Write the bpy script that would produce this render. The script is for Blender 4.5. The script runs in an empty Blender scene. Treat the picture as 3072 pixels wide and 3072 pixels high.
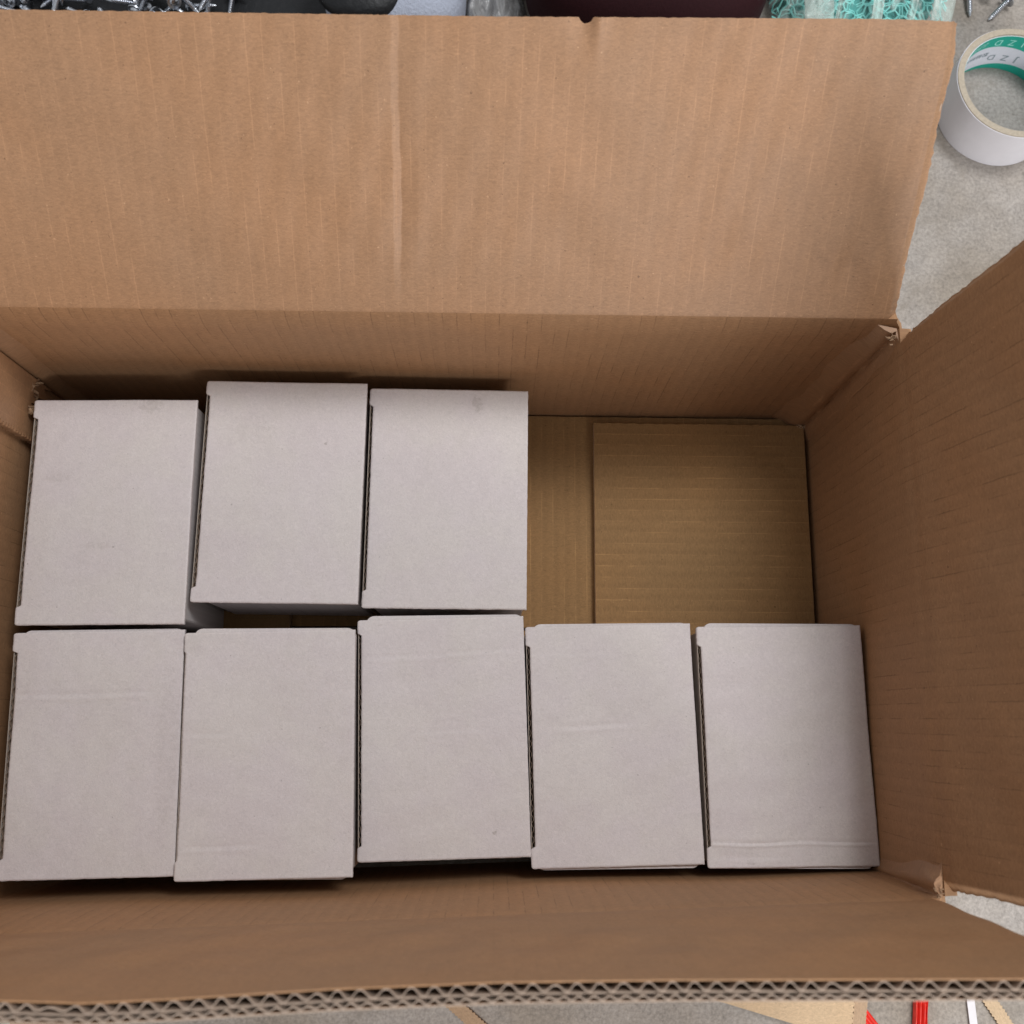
import bpy, bmesh, math, random
import numpy as np
from mathutils import Vector, Matrix

scene = bpy.context.scene
COL = scene.collection
rnd = random.Random(7)

# ------------------------------------------------------------------ camera
cam_d = bpy.data.cameras.new("camera")
cam = bpy.data.objects.new("camera", cam_d)
COL.objects.link(cam)
rt = Vector((0.99980719, 0.00655857, 0.01850837))
up = Vector((-0.01022094, 0.97863733, 0.20533997))
fw = Vector((0.01676625, 0.20548955, -0.97851568))
cam.matrix_world = Matrix(((rt.x, up.x, -fw.x, 0.0), (rt.y, up.y, -fw.y, 0.0),
                           (rt.z, up.z, -fw.z, 0.67856), (0, 0, 0, 1)))
cam_d.sensor_width = 36.0
cam_d.lens = 36.0 * 2941.46 / 3072.0
cam_d.clip_start = 0.01
cam_d.clip_end = 60.0
cam_d.dof.use_dof = True
cam_d.dof.focus_distance = 0.60
cam_d.dof.aperture_fstop = 11.0
scene.camera = cam

# ------------------------------------------------------------------ light
world = bpy.data.worlds.new("World")
scene.world = world
world.use_nodes = True
bg = world.node_tree.nodes["Background"]
bg.inputs[0].default_value = (0.97, 0.98, 1.0, 1)
bg.inputs[1].default_value = 0.47


def area_light(name, loc, target, sx, sy, power, color):
    d = bpy.data.lights.new(name, 'AREA')
    d.shape = 'RECTANGLE'
    d.size, d.size_y = sx, sy
    d.energy = power
    d.color = color
    o = bpy.data.objects.new(name, d)
    COL.objects.link(o)
    o.location = loc
    o.rotation_euler = (Vector(target) - Vector(loc)).to_track_quat('-Z', 'Y').to_euler()
    return o


area_light("doorway_light", (1.0, -1.25, 1.1), (0.1, 0.25, 0.2), 0.8, 0.8, 27, (1.0, 0.98, 0.97))
area_light("window_light", (0.72, 0.85, 2.0), (0.0, 0.0, 0.1), 0.6, 0.6, 26, (0.98, 0.985, 1.0))

scene.view_settings.view_transform = 'Standard'
scene.view_settings.look = 'None'
scene.view_settings.gamma = 1.0
scene.view_settings.exposure = 0.0
cy = scene.cycles
cy.max_bounces = 7
cy.diffuse_bounces = 3
cy.glossy_bounces = 2
cy.transmission_bounces = 3
cy.transparent_max_bounces = 6
cy.caustics_reflective = False
cy.caustics_refractive = False

# ------------------------------------------------------------------ node helpers
class NT:
    def __init__(self, name):
        self.m = bpy.data.materials.new(name)
        self.m.use_nodes = True
        self.t = self.m.node_tree
        self.t.nodes.clear()
        self.out = self.t.nodes.new('ShaderNodeOutputMaterial')

    def n(self, typ, **kw):
        nd = self.t.nodes.new(typ)
        for k, v in kw.items():
            setattr(nd, k, v)
        return nd

    def link(self, a, b):
        self.t.links.new(a, b)

    def put(self, sock, val):
        if hasattr(val, 'node'):
            self.link(val, sock)
        else:
            sock.default_value = val

    def math(self, op, a, b=None, c=None, clamp=False):
        nd = self.n('ShaderNodeMath', operation=op)
        nd.use_clamp = clamp
        self.put(nd.inputs[0], a)
        if b is not None:
            self.put(nd.inputs[1], b)
        if c is not None:
            self.put(nd.inputs[2], c)
        return nd.outputs[0]

    def vscale(self, vec, s):
        nd = self.n('ShaderNodeVectorMath', operation='MULTIPLY')
        self.link(vec, nd.inputs[0])
        nd.inputs[1].default_value = s
        return nd.outputs[0]

    def noise(self, vec, scale, detail=2.0, rough=0.5, dist=0.0):
        nd = self.n('ShaderNodeTexNoise')
        self.link(vec, nd.inputs['Vector'])
        nd.inputs['Scale'].default_value = scale
        nd.inputs['Detail'].default_value = detail
        nd.inputs['Roughness'].default_value = rough
        nd.inputs['Distortion'].default_value = dist
        return nd.outputs['Fac']

    def ramp(self, x, lo, hi, a=0.0, b=1.0):
        nd = self.n('ShaderNodeMapRange')
        nd.clamp = True
        nd.interpolation_type = 'SMOOTHSTEP'
        self.put(nd.inputs['Value'], x)
        nd.inputs['From Min'].default_value = lo
        nd.inputs['From Max'].default_value = hi
        nd.inputs['To Min'].default_value = a
        nd.inputs['To Max'].default_value = b
        return nd.outputs['Result']

    def mix(self, f, a, b, blend='MIX'):
        nd = self.n('ShaderNodeMix', data_type='RGBA', blend_type=blend)
        self.put(nd.inputs[0], f)
        self.put(nd.inputs[6], a if hasattr(a, 'node') else (*a, 1))
        self.put(nd.inputs[7], b if hasattr(b, 'node') else (*b, 1))
        return nd.outputs[2]

    def bump(self, h, strength=0.5, dist=0.001):
        nd = self.n('ShaderNodeBump')
        self.link(h, nd.inputs['Height'])
        nd.inputs['Strength'].default_value = strength
        nd.inputs['Distance'].default_value = dist
        return nd.outputs[0]

    def principled(self, color, rough=0.6, metal=0.0, spec=0.5, normal=None, alpha=None, trans=None, ior=None):
        nd = self.n('ShaderNodeBsdfPrincipled')
        self.put(nd.inputs['Base Color'], color if hasattr(color, 'node') else (*color, 1))
        self.put(nd.inputs['Roughness'], rough)
        nd.inputs['Metallic'].default_value = metal
        nd.inputs['Specular IOR Level'].default_value = spec
        if normal is not None:
            self.link(normal, nd.inputs['Normal'])
        if alpha is not None:
            self.put(nd.inputs['Alpha'], alpha)
        if trans is not None:
            nd.inputs['Transmission Weight'].default_value = trans
        if ior is not None:
            nd.inputs['IOR'].default_value = ior
        self.link(nd.outputs[0], self.out.inputs[0])
        return nd

    def uv(self):
        return self.n('ShaderNodeUVMap').outputs[0]

    def obj(self):
        return self.n('ShaderNodeTexCoord').outputs['Object']

    def sep(self, v):
        nd = self.n('ShaderNodeSeparateXYZ')
        self.link(v, nd.inputs[0])
        return nd.outputs


def mat_kraft(name, base=(0.332, 0.188, 0.102), line_amt=0.5, line_sign=1, pitch=0.0079, rough=0.54, spec=0.5):
    """kraft liner: mottled paper, fibres, flecks, lines where the flutes show through (UV is in metres)"""
    t = NT(name)
    uv = t.uv()
    s = t.sep(uv)
    big = t.noise(uv, 11.0, 2.0, 0.55)
    mid = t.noise(uv, 110.0, 2.0, 0.6)
    fib = t.noise(t.vscale(uv, (400.0, 1000.0, 1.0)), 1.0, 3.0, 0.7, 1.0)
    val = t.math('MULTIPLY_ADD', t.math('SUBTRACT', big, 0.5), 0.15, 1.0)
    val = t.math('MULTIPLY_ADD', t.math('SUBTRACT', mid, 0.5), 0.16, val)
    val = t.math('MULTIPLY_ADD', t.math('SUBTRACT', fib, 0.5), 0.85, val)
    # flute lines
    fr = t.math('FRACT', t.math('ADD', t.math('DIVIDE', s[0], pitch), 100.37))
    wob = t.math('MULTIPLY', t.math('SUBTRACT', t.noise(uv, 220.0, 2.0), 0.5), 0.12)
    d = t.math('ABSOLUTE', t.math('SUBTRACT', t.math('ADD', fr, wob), 0.5))
    line = t.ramp(d, 0.020, 0.058, 1.0, 0.0)
    brk = t.ramp(t.noise(t.vscale(uv, (130.0, 38.0, 1.0)), 1.0, 2.0, 0.6), 0.40, 0.62)
    zone = t.ramp(big, 0.36, 0.55, 0.35, 1.0)
    lm = t.math('MULTIPLY', t.math('MULTIPLY', line, brk), zone)
    val = t.math('MULTIPLY_ADD', lm, 0.36 * line_amt * line_sign, val)
    wave = t.math('SINE', t.math('MULTIPLY', fr, 2 * math.pi))
    val = t.math('MULTIPLY_ADD', wave, 0.034 * line_amt, val)
    # multiply colour by value
    vm = t.n('ShaderNodeVectorMath', operation='SCALE')
    hue = t.mix(t.ramp(big, 0.3, 0.7), base, (base[0] * 1.03, base[1] * 0.985, base[2] * 0.93))
    t.link(hue, vm.inputs[0])
    t.link(val, vm.inputs['Scale'])
    fn = t.noise(uv, 520.0, 1.0, 0.4)
    col = t.mix(t.ramp(fn, 0.755, 0.79, 0.0, 0.65), vm.outputs[0], (base[0] * 0.33, base[1] * 0.3, base[2] * 0.28))
    col = t.mix(t.ramp(fn, 0.215, 0.25, 0.5, 0.0), col, (min(1, base[0] * 1.8), base[1] * 1.9, base[2] * 2.0))
    h = t.math('MULTIPLY_ADD', wave, 0.075 * line_amt, t.math('MULTIPLY', fib, 0.16))
    nrm = t.bump(h, 0.55, 0.0007)
    t.principled(col, rough, 0.0, spec, nrm)
    return t.m


def mat_white(name, seed, stains=()):
    """white top liner of the small boxes; stains are (x, y, rx, ry, amount) in the lid's own metres"""
    t = NT(name)
    uv = t.uv()
    off = t.n('ShaderNodeVectorMath', operation='ADD')
    t.link(uv, off.inputs[0])
    off.inputs[1].default_value = (seed * 1.37, seed * 2.11, 0)
    p = off.outputs[0]
    big = t.noise(p, 22.0, 3.0, 0.6)
    mid = t.noise(p, 170.0, 3.0, 0.65)
    fib = t.noise(p, 650.0, 3.0, 0.65, 1.2)
    v = t.math('MULTIPLY_ADD', t.math('SUBTRACT', big, 0.5), 0.05, 1.0)
    v = t.math('MULTIPLY_ADD', t.math('SUBTRACT', mid, 0.5), 0.12, v)
    v = t.math('MULTIPLY_ADD', t.math('SUBTRACT', fib, 0.5), 0.42, v)
    base = t.mix(t.ramp(big, 0.35, 0.65), (0.610, 0.556, 0.556), (0.610, 0.564, 0.546))
    vm = t.n('ShaderNodeVectorMath', operation='SCALE')
    t.link(base, vm.inputs[0])
    t.link(v, vm.inputs['Scale'])
    col = vm.outputs[0]
    fl = t.ramp(t.noise(p, 420.0, 1.0, 0.4), 0.785, 0.815)
    col = t.mix(t.math('MULTIPLY', fl, 0.45), col, (0.20, 0.18, 0.17))
    s = t.sep(uv)
    rag = t.noise(p, 330.0, 4.0, 0.7)
    for (x, y, rx, ry, amt) in stains:
        dx = t.math('DIVIDE', t.math('SUBTRACT', s[0], x), rx)
        dy = t.math('DIVIDE', t.math('SUBTRACT', s[1], y), ry)
        r = t.math('SQRT', t.math('ADD', t.math('MULTIPLY', dx, dx), t.math('MULTIPLY', dy, dy)))
        m = t.ramp(t.math('MULTIPLY_ADD', t.math('SUBTRACT', rag, 0.5), -1.9, r), 0.45, 1.0, 1.0, 0.0)
        m = t.math('MULTIPLY', m, t.ramp(rag, 0.42, 0.58, 0.35, 1.0))
        col = t.mix(t.math('MULTIPLY', m, amt * 0.7), col, (0.25, 0.215, 0.18))
    nrm = t.bump(fib, 0.45, 0.00030)
    t.principled(col, 0.58, 0.0, 0.35, nrm)
    return t.m


def mat_plain(name, col, rough=0.6, metal=0.0, spec=0.5, var=0.15, scale=300.0, bump=0.3, dist=0.0005, alpha=None, detail=3.0):
    t = NT(name)
    o = t.obj()
    nz = t.noise(o, scale, detail, 0.6)
    v = t.math('MULTIPLY_ADD', t.math('SUBTRACT', nz, 0.5), 2 * var, 1.0)
    vm = t.n('ShaderNodeVectorMath', operation='SCALE')
    vm.inputs[0].default_value = col
    t.link(v, vm.inputs['Scale'])
    nrm = t.bump(nz, bump, dist)
    t.principled(vm.outputs[0], rough, metal, spec, nrm, alpha)
    return t.m


def mat_concrete():
    t = NT("concrete")
    o = t.obj()
    a = t.noise(o, 5.0, 5.0, 0.6)
    b = t.noise(o, 60.0, 5.0, 0.7)
    c = t.noise(o, 420.0, 4.0, 0.7)
    d = t.noise(o, 26.0, 4.0, 0.65, 0.6)
    col = t.mix(t.ramp(a, 0.35, 0.68), (0.365, 0.338, 0.314), (0.265, 0.230, 0.190))
    v = t.math('MULTIPLY_ADD', t.math('SUBTRACT', b, 0.5), 0.55, 1.0)
    v = t.math('MULTIPLY_ADD', t.math('SUBTRACT', c, 0.5), 1.3, v)
    vm = t.n('ShaderNodeVectorMath', operation='SCALE')
    t.link(col, vm.inputs[0])
    t.link(v, vm.inputs['Scale'])
    col = vm.outputs[0]
    dk = t.ramp(t.noise(o, 140.0, 2.0, 0.5), 0.66, 0.76)
    col = t.mix(t.math('MULTIPLY', dk, 0.45), col, (0.13, 0.115, 0.10))
    col = t.mix(t.ramp(d, 0.52, 0.72, 0.0, 0.55), col, (0.22, 0.19, 0.155))
    h = t.math('MULTIPLY_ADD', c, 0.5, b)
    nrm = t.bump(h, 0.5, 0.0012)
    t.principled(col, 0.8, 0.0, 0.3, nrm)
    return t.m


KRAFT = mat_kraft("kraft_liner")
KRAFT_DARK = mat_kraft("kraft_liner_dark_lines", base=(0.350, 0.200, 0.106), rough=0.68, spec=0.3, line_amt=0.85, line_sign=-1)
KRAFT_SMOOTH = mat_kraft("kraft_liner_smooth", base=(0.350, 0.202, 0.108), rough=0.68, spec=0.3, line_amt=0.2, line_sign=-1)
KRAFT_LIGHT = mat_kraft("kraft_liner_pale_lines", base=(0.288, 0.168, 0.072), rough=0.75, spec=0.25, line_amt=1.05, line_sign=1)
FLUTE = mat_plain("flute_paper", (0.43, 0.335, 0.265), 0.8, 0, 0.2, 0.12, 900)
TORN = mat_plain("torn_paper", (0.60, 0.44, 0.30), 0.85, 0, 0.2, 0.25, 700, 0.8)
TORND = mat_plain("torn_kraft", (0.36, 0.235, 0.145), 0.85, 0, 0.2, 0.35, 700, 0.8)
KRAFT_PALE = mat_plain("kraft_scrap", (0.52, 0.38, 0.24), 0.75, 0, 0.3, 0.10, 500)
WFLUTE = mat_plain("box_flute_paper", (0.25, 0.185, 0.14), 0.8, 0, 0.2, 0.15, 700)
WEDGE = mat_plain("box_liner_edge", (0.42, 0.36, 0.31), 0.8, 0, 0.2, 0.12, 700)
CONCRETE = mat_concrete()

# ------------------------------------------------------------------ mesh helpers
def tag(o, label=None, cat=None, group=None, kind=None):
    if label: o["label"] = label
    if cat: o["category"] = cat
    if group: o["group"] = group
    if kind: o["kind"] = kind
    return o


def empty(name, loc=(0, 0, 0), rz=0.0):
    o = bpy.data.objects.new(name, None)
    o.empty_display_size = 0.02
    COL.objects.link(o)
    o.location = loc
    o.rotation_euler = (0, 0, rz)
    return o


def mesh_obj(name, verts, faces, mat, parent=None, smooth=True, uvs=None, mats=None, fmat=None, angle=40):
    me = bpy.data.meshes.new(name)
    me.from_pydata([tuple(map(float, v)) for v in verts], [], [tuple(map(int, f)) for f in faces])
    for m in ([mat] if mats is None else mats):
        me.materials.append(m)
    if fmat is not None:
        me.polygons.foreach_set("material_index", np.asarray(fmat, dtype=np.int32))
    if uvs is not None:
        ul = me.uv_layers.new(name="UVMap")
        idx = np.zeros(len(me.loops), dtype=np.int32)
        me.loops.foreach_get("vertex_index", idx)
        ul.data.foreach_set("uv", np.asarray(uvs, dtype=np.float32)[idx].ravel())
    if smooth:
        me.polygons.foreach_set("use_smooth", np.ones(len(me.polygons), dtype=bool))
        me.set_sharp_from_angle(angle=math.radians(angle))
    me.update()
    o = bpy.data.objects.new(name, me)
    COL.objects.link(o)
    if parent is not None:
        o.parent = parent
    return o


def bm_obj(name, bm, mat, parent=None, smooth=True, angle=40):
    me = bpy.data.meshes.new(name)
    bmesh.ops.recalc_face_normals(bm, faces=bm.faces[:])
    bm.to_mesh(me)
    bm.free()
    me.materials.append(mat)
    if smooth:
        me.polygons.foreach_set("use_smooth", np.ones(len(me.polygons), dtype=bool))
        me.set_sharp_from_angle(angle=math.radians(angle))
    o = bpy.data.objects.new(name, me)
    COL.objects.link(o)
    if parent is not None:
        o.parent = parent
    return o


def sines(seed, n=7):
    r = random.Random(seed)
    return [(r.uniform(0, 6.28), r.uniform(0, 6.28), r.uniform(0.5, 1.6)) for _ in range(n)]


def wob(u, v, wl, seed):
    """smooth pseudo-random field of about wavelength wl, range about -1..1"""
    s = 0
    L = sines(seed)
    for ang, ph, k in L:
        s = s + np.sin((np.cos(ang) * u + np.sin(ang) * v) * 2 * math.pi * k / wl + ph)
    return s / (0.6 * len(L))


def rag(u, seed, wl=0.0016):
    return (wob(u, u * 0, wl, seed) + 0.6 * wob(u, u * 0, wl * 0.37, seed + 5)) * 0.6


def normals(P, ref):
    du = np.gradient(P, axis=0)
    dv = np.gradient(P, axis=1)
    N = np.cross(du, dv)
    N /= np.linalg.norm(N, axis=-1, keepdims=True) + 1e-12
    c = N[N.shape[0] // 2, N.shape[1] // 2]
    if np.dot(c, ref) < 0:
        N = -N
    return N


def solid(name, A, B, U, V, mat, parent, edge_mat=None, angle=40):
    """closed body between grids A (inner face) and B (outer face)"""
    nu, nv = A.shape[:2]
    idx = np.arange(nu * nv).reshape(nu, nv)
    o = nu * nv
    F, M = [], []
    a = idx[:-1, :-1].ravel(); b = idx[1:, :-1].ravel(); c = idx[1:, 1:].ravel(); d = idx[:-1, 1:].ravel()
    # orientation
    n = np.cross(A[1, 0] - A[0, 0], A[0, 1] - A[0, 0])
    if np.dot(n, B[0, 0] - A[0, 0]) > 0:
        F += list(zip(a, d, c, b)); F += list(zip(a + o, b + o, c + o, d + o))
        fl = True
    else:
        F += list(zip(a, b, c, d)); F += list(zip(a + o, d + o, c + o, b + o))
        fl = False
    M += [0] * len(F)
    ring = list(idx[:, 0]) + list(idx[-1, 1:]) + list(idx[-2::-1, -1]) + list(idx[0, -2:0:-1])
    k = len(ring)
    for i in range(k):
        p, q = ring[i], ring[(i + 1) % k]
        F.append((p, q, q + o, p + o) if fl else (p, p + o, q + o, q))
        M.append(1 if edge_mat else 0)
    verts = np.concatenate([A.reshape(-1, 3), B.reshape(-1, 3)])
    uv = np.stack([U.ravel(), V.ravel()], -1)
    uv = np.concatenate([uv, uv])
    return mesh_obj(name, verts, F, mat, parent, True, uv, [mat, edge_mat] if edge_mat else None, M if edge_mat else None, angle)


def prism(name, poly, z0, z1, mat, parent=None, smooth=False):
    n = len(poly)
    v = [(x, y, z0) for x, y in poly] + [(x, y, z1) for x, y in poly]
    f = [tuple(range(n))[::-1], tuple(range(n, 2 * n))] + [(i, (i + 1) % n, (i + 1) % n + n, i + n) for i in range(n)]
    uv = [(x, y) for x, y in poly] * 2
    return mesh_obj(name, v, f, mat, parent, smooth, uv)


def fray(name, center, spread, n, size, mat, parent, seed):
    """little curled shreds of torn paper"""
    r = random.Random(seed)
    V, F = [], []
    for _ in range(n):
        c = Vector(center) + Vector([r.gauss(0, 1) * s for s in spread])
        rot = Matrix.Rotation(r.uniform(0, 6.3), 3, 'Z') @ Matrix.Rotation(r.uniform(-1.2, 1.2), 3, 'X') @ Matrix.Rotation(r.uniform(-1, 1), 3, 'Y')
        l = size * r.uniform(0.5, 1.5); w = size * r.uniform(0.15, 0.5)
        k = len(V)
        for i, x in enumerate((-1, -0.3, 0.4, 1)):
            zc = 0.25 * l * (x * x) * r.uniform(0.2, 1.3)
            ww = w * (1 - 0.5 * abs(x)) * r.uniform(0.6, 1.2)
            for sy in (-1, 1):
                V.append(c + rot @ Vector((x * l * 0.5, sy * ww, zc)))
        for i in range(3):
            F.append((k + 2 * i, k + 2 * i + 1, k + 2 * i + 3, k + 2 * i + 2))
    o = mesh_obj(name, V, F, mat, parent, True)
    m = o.modifiers.new("thick", 'SOLIDIFY')
    m.thickness = 0.0003
    return o


# ------------------------------------------------------------------ the ground
GZ = -0.0075
n = 2
g = 4.0
ground = mesh_obj("ground", [(-g, -g, GZ), (g, -g, GZ), (g, g, GZ), (-g, g, GZ)], [(0, 1, 2, 3)], CONCRETE, None, False)
tag(ground, kind="structure")

# ------------------------------------------------------------------ the big carton
XL, XR, YB, H = -0.2976, 0.2236, 0.2147, 0.1682
YFL, YFR = -0.1057, -0.0855
T = 0.0070
def yf(x):
    return YFL + (x - XL) / (XR - XL) * (YFR - YFL)

carton = empty("shipping_carton", (0, 0, -0.007))
tag(carton, "large brown corrugated carton with its flaps open, holding white boxes", "carton")
OFF = np.array([0, 0, 0.007])          # the carton's empty stands 7 mm below its floor level


def profile(knots, smax, smin=-0.007, ds=0.0004):
    """knots: (s, lean angle in degrees) -> s, out, z sampled along the sheet"""
    s = np.arange(smin, smax + ds, ds)
    a = np.radians(np.interp(s, [k[0] for k in knots], [k[1] for k in knots]))
    out = np.concatenate([[0], np.cumsum(np.sin((a[1:] + a[:-1]) / 2) * ds)])
    z = np.concatenate([[0], np.cumsum(np.cos((a[1:] + a[:-1]) / 2) * ds)]) + smin
    i0 = np.searchsorted(s, 0)
    return s, out - out[i0], z


# (surface functions take u along the wall and s up the sheet; they give the inner face)
HB = 0.1715
FB = 0.1465
pB = profile([(-1, 0), (HB - 0.020, 0), (HB - 0.004, 17), (HB - 0.0006, 21), (HB + 0.0010, 50), (HB + FB, 50.5)], HB + FB + 0.01)
def S_back(u, s):
    o = np.interp(s, pB[0], pB[1]); z = np.interp(s, pB[0], pB[2])
    w = np.clip((s - HB) / 0.03, 0, 1)
    # the flap's own dents: a long ridge, a torn nick in the rim, a curled corner
    cx = -0.0524 + 0.0010 * (s - HB) / FB + 0.0004 * np.sin(s * 60) + 0.0003 * np.sin(s * 310)
    d = u - cx
    ridge = -0.0014 * np.where(d < 0, np.clip(1 + d / 0.0038, 0, 1), np.clip(1 - d / 0.0090, 0, 1) ** 1.3)
    ridge = ridge * (0.8 + 0.35 * np.sin(s * 55 + 1))
    ridge = ridge * np.clip((s - HB - 0.003) / 0.01, 0, 1)
    lift = ridge
    lift = lift + 0.0007 * wob(u, s, 0.085, 3) * w + 0.0004 * wob(u, s * 0.5, 0.022, 4) * w
    tip = np.clip((s - HB - FB + 0.028) / 0.028, 0, 1)
    lift = lift - 0.0022 * tip ** 2 * np.exp(-((u - 0.0375) / 0.006) ** 2) + 0.002 * tip ** 2 * np.exp(-((u - 0.0445) / 0.004) ** 2)
    ex = np.clip((u - XR + 0.045) / 0.045, 0, 1)
    lift = lift - 0.007 * ex ** 2 * tip ** 2
    lo = np.exp(-((s - HB - 0.015) / 0.022) ** 2)
    lift = lift + lo * (0.0016 * np.exp(-((u - XR + 0.020) / 0.006) ** 2) - 0.0016 * np.exp(-((u - XR + 0.033) / 0.007) ** 2)) * w
    # lift is towards the inside (front and up)
    a = np.radians(50)
    oo = o - lift * math.cos(a) * w
    zz = z + lift * math.sin(a) * w
    bow = 0.0012 * wob(u, s, 0.25, 9) * np.sin(np.clip(s / H, 0, 1) * math.pi)
    uu = u + 0.0045 * (u - XL) / (XR - XL) * np.clip((s - HB) / FB, 0, 1) ** 1.3
    return np.stack([uu, YB + oo + bow, zz], -1)


def lean_right(u):
    f = (u - YFR) / (YB - YFR)
    return 18.0 + (8.5 - 18.0) * f
s_r = np.arange(-0.007, H + 0.17, 0.0005)
def S_right(u, s):
    L = np.radians(lean_right(u))
    k = np.clip((s - (H - 0.012)) / 0.026, 0, 1)
    k2 = np.clip((s - (H - 0.012)) / 0.026, 0, None)
    # integrate a ramp from 0 to L over 26 mm
    sl = 0.026 * np.where(k2 < 1, 0.5 * k2 ** 2, 0.5 + (k2 - 1))
    out = np.sin(L) * sl
    z = np.minimum(s, H - 0.012) + np.maximum(s - (H - 0.012), 0) * (1 - (1 - np.cos(L)) * k)
    bow = 0.0014 * wob(u, s, 0.22, 21) * np.sin(np.clip(s / H, 0, 1) * math.pi) + 0.0009 * wob(u, s, 0.07, 22) * np.clip((s - H) / 0.03, 0, 1)
    dent = -0.0004 * np.exp(-((s - H - 0.002) / 0.004) ** 2)
    uu = u + 0.012 * np.clip((u - YB + 0.08) / 0.08, 0, 1) * np.clip((s - H) / 0.15, 0, 1)
    return np.stack([XR + out + bow - dent, uu, z], -1)


def S_front(u, s):
    lean = np.radians(np.interp(u, [XL, -0.163, -0.1355, -0.1058, -0.0527, 0.0031, 0.0594, 0.116, 0.1812, XR],
                                [3.0, 2.79, 2.12, 2.2, 2.62, 2.63, 2.14, 1.42, 0.62, 0.2]))
    k = np.clip(s - H, 0, None)
    y = yf(u) + np.sin(lean) * k
    z = np.minimum(s, H) + np.cos(lean) * k
    bow = 0.0016 * wob(u, s, 0.22, 31) * np.sin(np.clip(s / H, 0, 1) * math.pi)
    bow = bow - 0.0005 * np.exp(-((s - H - 0.003) / 0.005) ** 2) + 0.0008 * wob(u, s, 0.06, 33) * np.clip(k / 0.03, 0, 1) * np.clip((0.15 - k) / 0.05, 0, 1)
    return np.stack([u, y + bow, z], -1)


def S_left(u, s):
    L = math.radians(28)
    k = np.clip(s - H, 0, None)
    bow = 0.0010 * wob(u, s, 0.22, 41) * np.sin(np.clip(s / H, 0, 1) * math.pi)
    return np.stack([XL - np.sin(L) * k + bow, u, np.minimum(s, H) + np.cos(L) * k], -1)


def wall(S, u0, u1, s1, ref, mat, s0=-0.0068, shrink=False):
    U1 = np.linspace(u0, u1, 90)
    V1 = np.concatenate([np.linspace(s0, s1 - 0.022, 26), np.linspace(s1 - 0.021, s1, 22)])
    U, V = np.meshgrid(U1, V1, indexing='ij')
    if shrink:
        k = np.clip((V - s1 + 0.014) / 0.012, 0, 1)
        um = (u0 + u1) / 2
        U = um + (U - um) * (1 - k * (T + 0.001) / (u1 - um))
    A = S(U, V)
    B = A + normals(A, ref) * T
    return solid("wall", A + OFF, B + OFF, U, V, mat, carton)


# flap layers: inner liner, large flute, middle liner, small flute, outer liner
def flap(S, u0, u1, s0, L, ref, mat, seed, rim=None, extra=()):
    base_u = np.linspace(u0, u1, 220)
    edge = np.concatenate([np.linspace(0, 0.008, 18)])
    U1 = np.unique(np.concatenate([base_u, u0 + edge, u1 - edge] + list(extra)))
    V1 = np.unique(np.concatenate([np.linspace(0, 0.012, 12), np.linspace(0.012, L - 0.01, 46), np.linspace(L - 0.01, L, 8)])) / L

    def grid(U1, V1, rimcut=0.0, ragu=True):
        U, W = np.meshgrid(U1, V1, indexing='ij')
        Ls = L - rimcut + 0.00025 * rag(U, seed)
        if rim is not None:
            Ls = Ls + rim(U)
        s = s0 + W * Ls
        Uo = U.copy()
        if ragu:     # ragged side cuts
            Uo += 0.0009 * rag(s, seed + 1, 0.004) * np.clip(1 - (U - u0) / 0.006, 0, 1) + 0.0009 * rag(s, seed + 2, 0.004) * np.clip(1 - (u1 - U) / 0.006, 0, 1)
        P = S(Uo, s)
        Nn = normals(P, ref)
        c = np.clip(np.minimum(U - u0, u1 - U) / 0.0055, 0, 1)
        c = 0.42 + 0.58 * c * c * (3 - 2 * c)
        return U, s, P, Nn, c[..., None]

    def off(P, Nn, c, d):
        if not np.isscalar(d):
            d = d[..., None]
        return P + Nn * (0.0073 - (0.0073 - d) * c)

    U, s, P, Nn, c = grid(U1, V1)
    top = solid("flap", off(P, Nn, c, 0.0) + OFF, off(P, Nn, c, 0.00055) + OFF, U, s, mat, carton)
    U, s, P, Nn, c = grid(U1[::2], V1[::2], 0.0003)
    solid("middle_liner", off(P, Nn, c, 0.0040) + OFF, off(P, Nn, c, 0.0046) + OFF, U, s, FLUTE, None).parent = top
    U, s, P, Nn, c = grid(U1[::2], V1[::2])
    solid("outer_liner", off(P, Nn, c, 0.0068) + OFF, off(P, Nn, c, 0.0073) + OFF, U, s, mat, None, FLUTE).parent = top
    for (p, lo, hi, ph) in ((0.0080, 0.0006, 0.0040, 0.3), (0.0054, 0.0046, 0.0068, 1.1)):
        Uf = np.arange(u0 + 0.0005, u1 - 0.0005, p / 12)
        U, s, P, Nn, c = grid(Uf, np.array([0, 0.04, 0.1, 0.25, 0.45, 0.65, 0.85, 1.0]), 0.0004, False)
        w = np.sin(2 * math.pi * (U + 0.0017 * wob(U, U * 0, 0.05, seed + 8)) / p + ph)
        w = np.clip(w * 1.18, -1, 1)
        th = 0.00042
        mid = (lo + hi) / 2; amp = (hi - lo - th) / 2
        irr = 1 - (0.22 if p > 0.006 else 0.5) * (0.5 + 0.5 * wob(U, U * 0, 0.03, seed + 9))
        for uc, wd, am in ((-0.146, 0.007, 0.75), (0.021, 0.004, 0.4), (0.118, 0.006, 0.35), (-0.06, 0.005, 0.4), (0.19, 0.004, 0.5)):
            irr = irr * (1 - am * np.exp(-((U - uc) / wd) ** 2))
        d = mid + amp * w * irr
        solid("fluting", off(P, Nn, c, d - th / 2) + OFF, off(P, Nn, c, d + th / 2) + OFF, U, s, FLUTE, None, angle=70).parent = top
    return top


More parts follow.
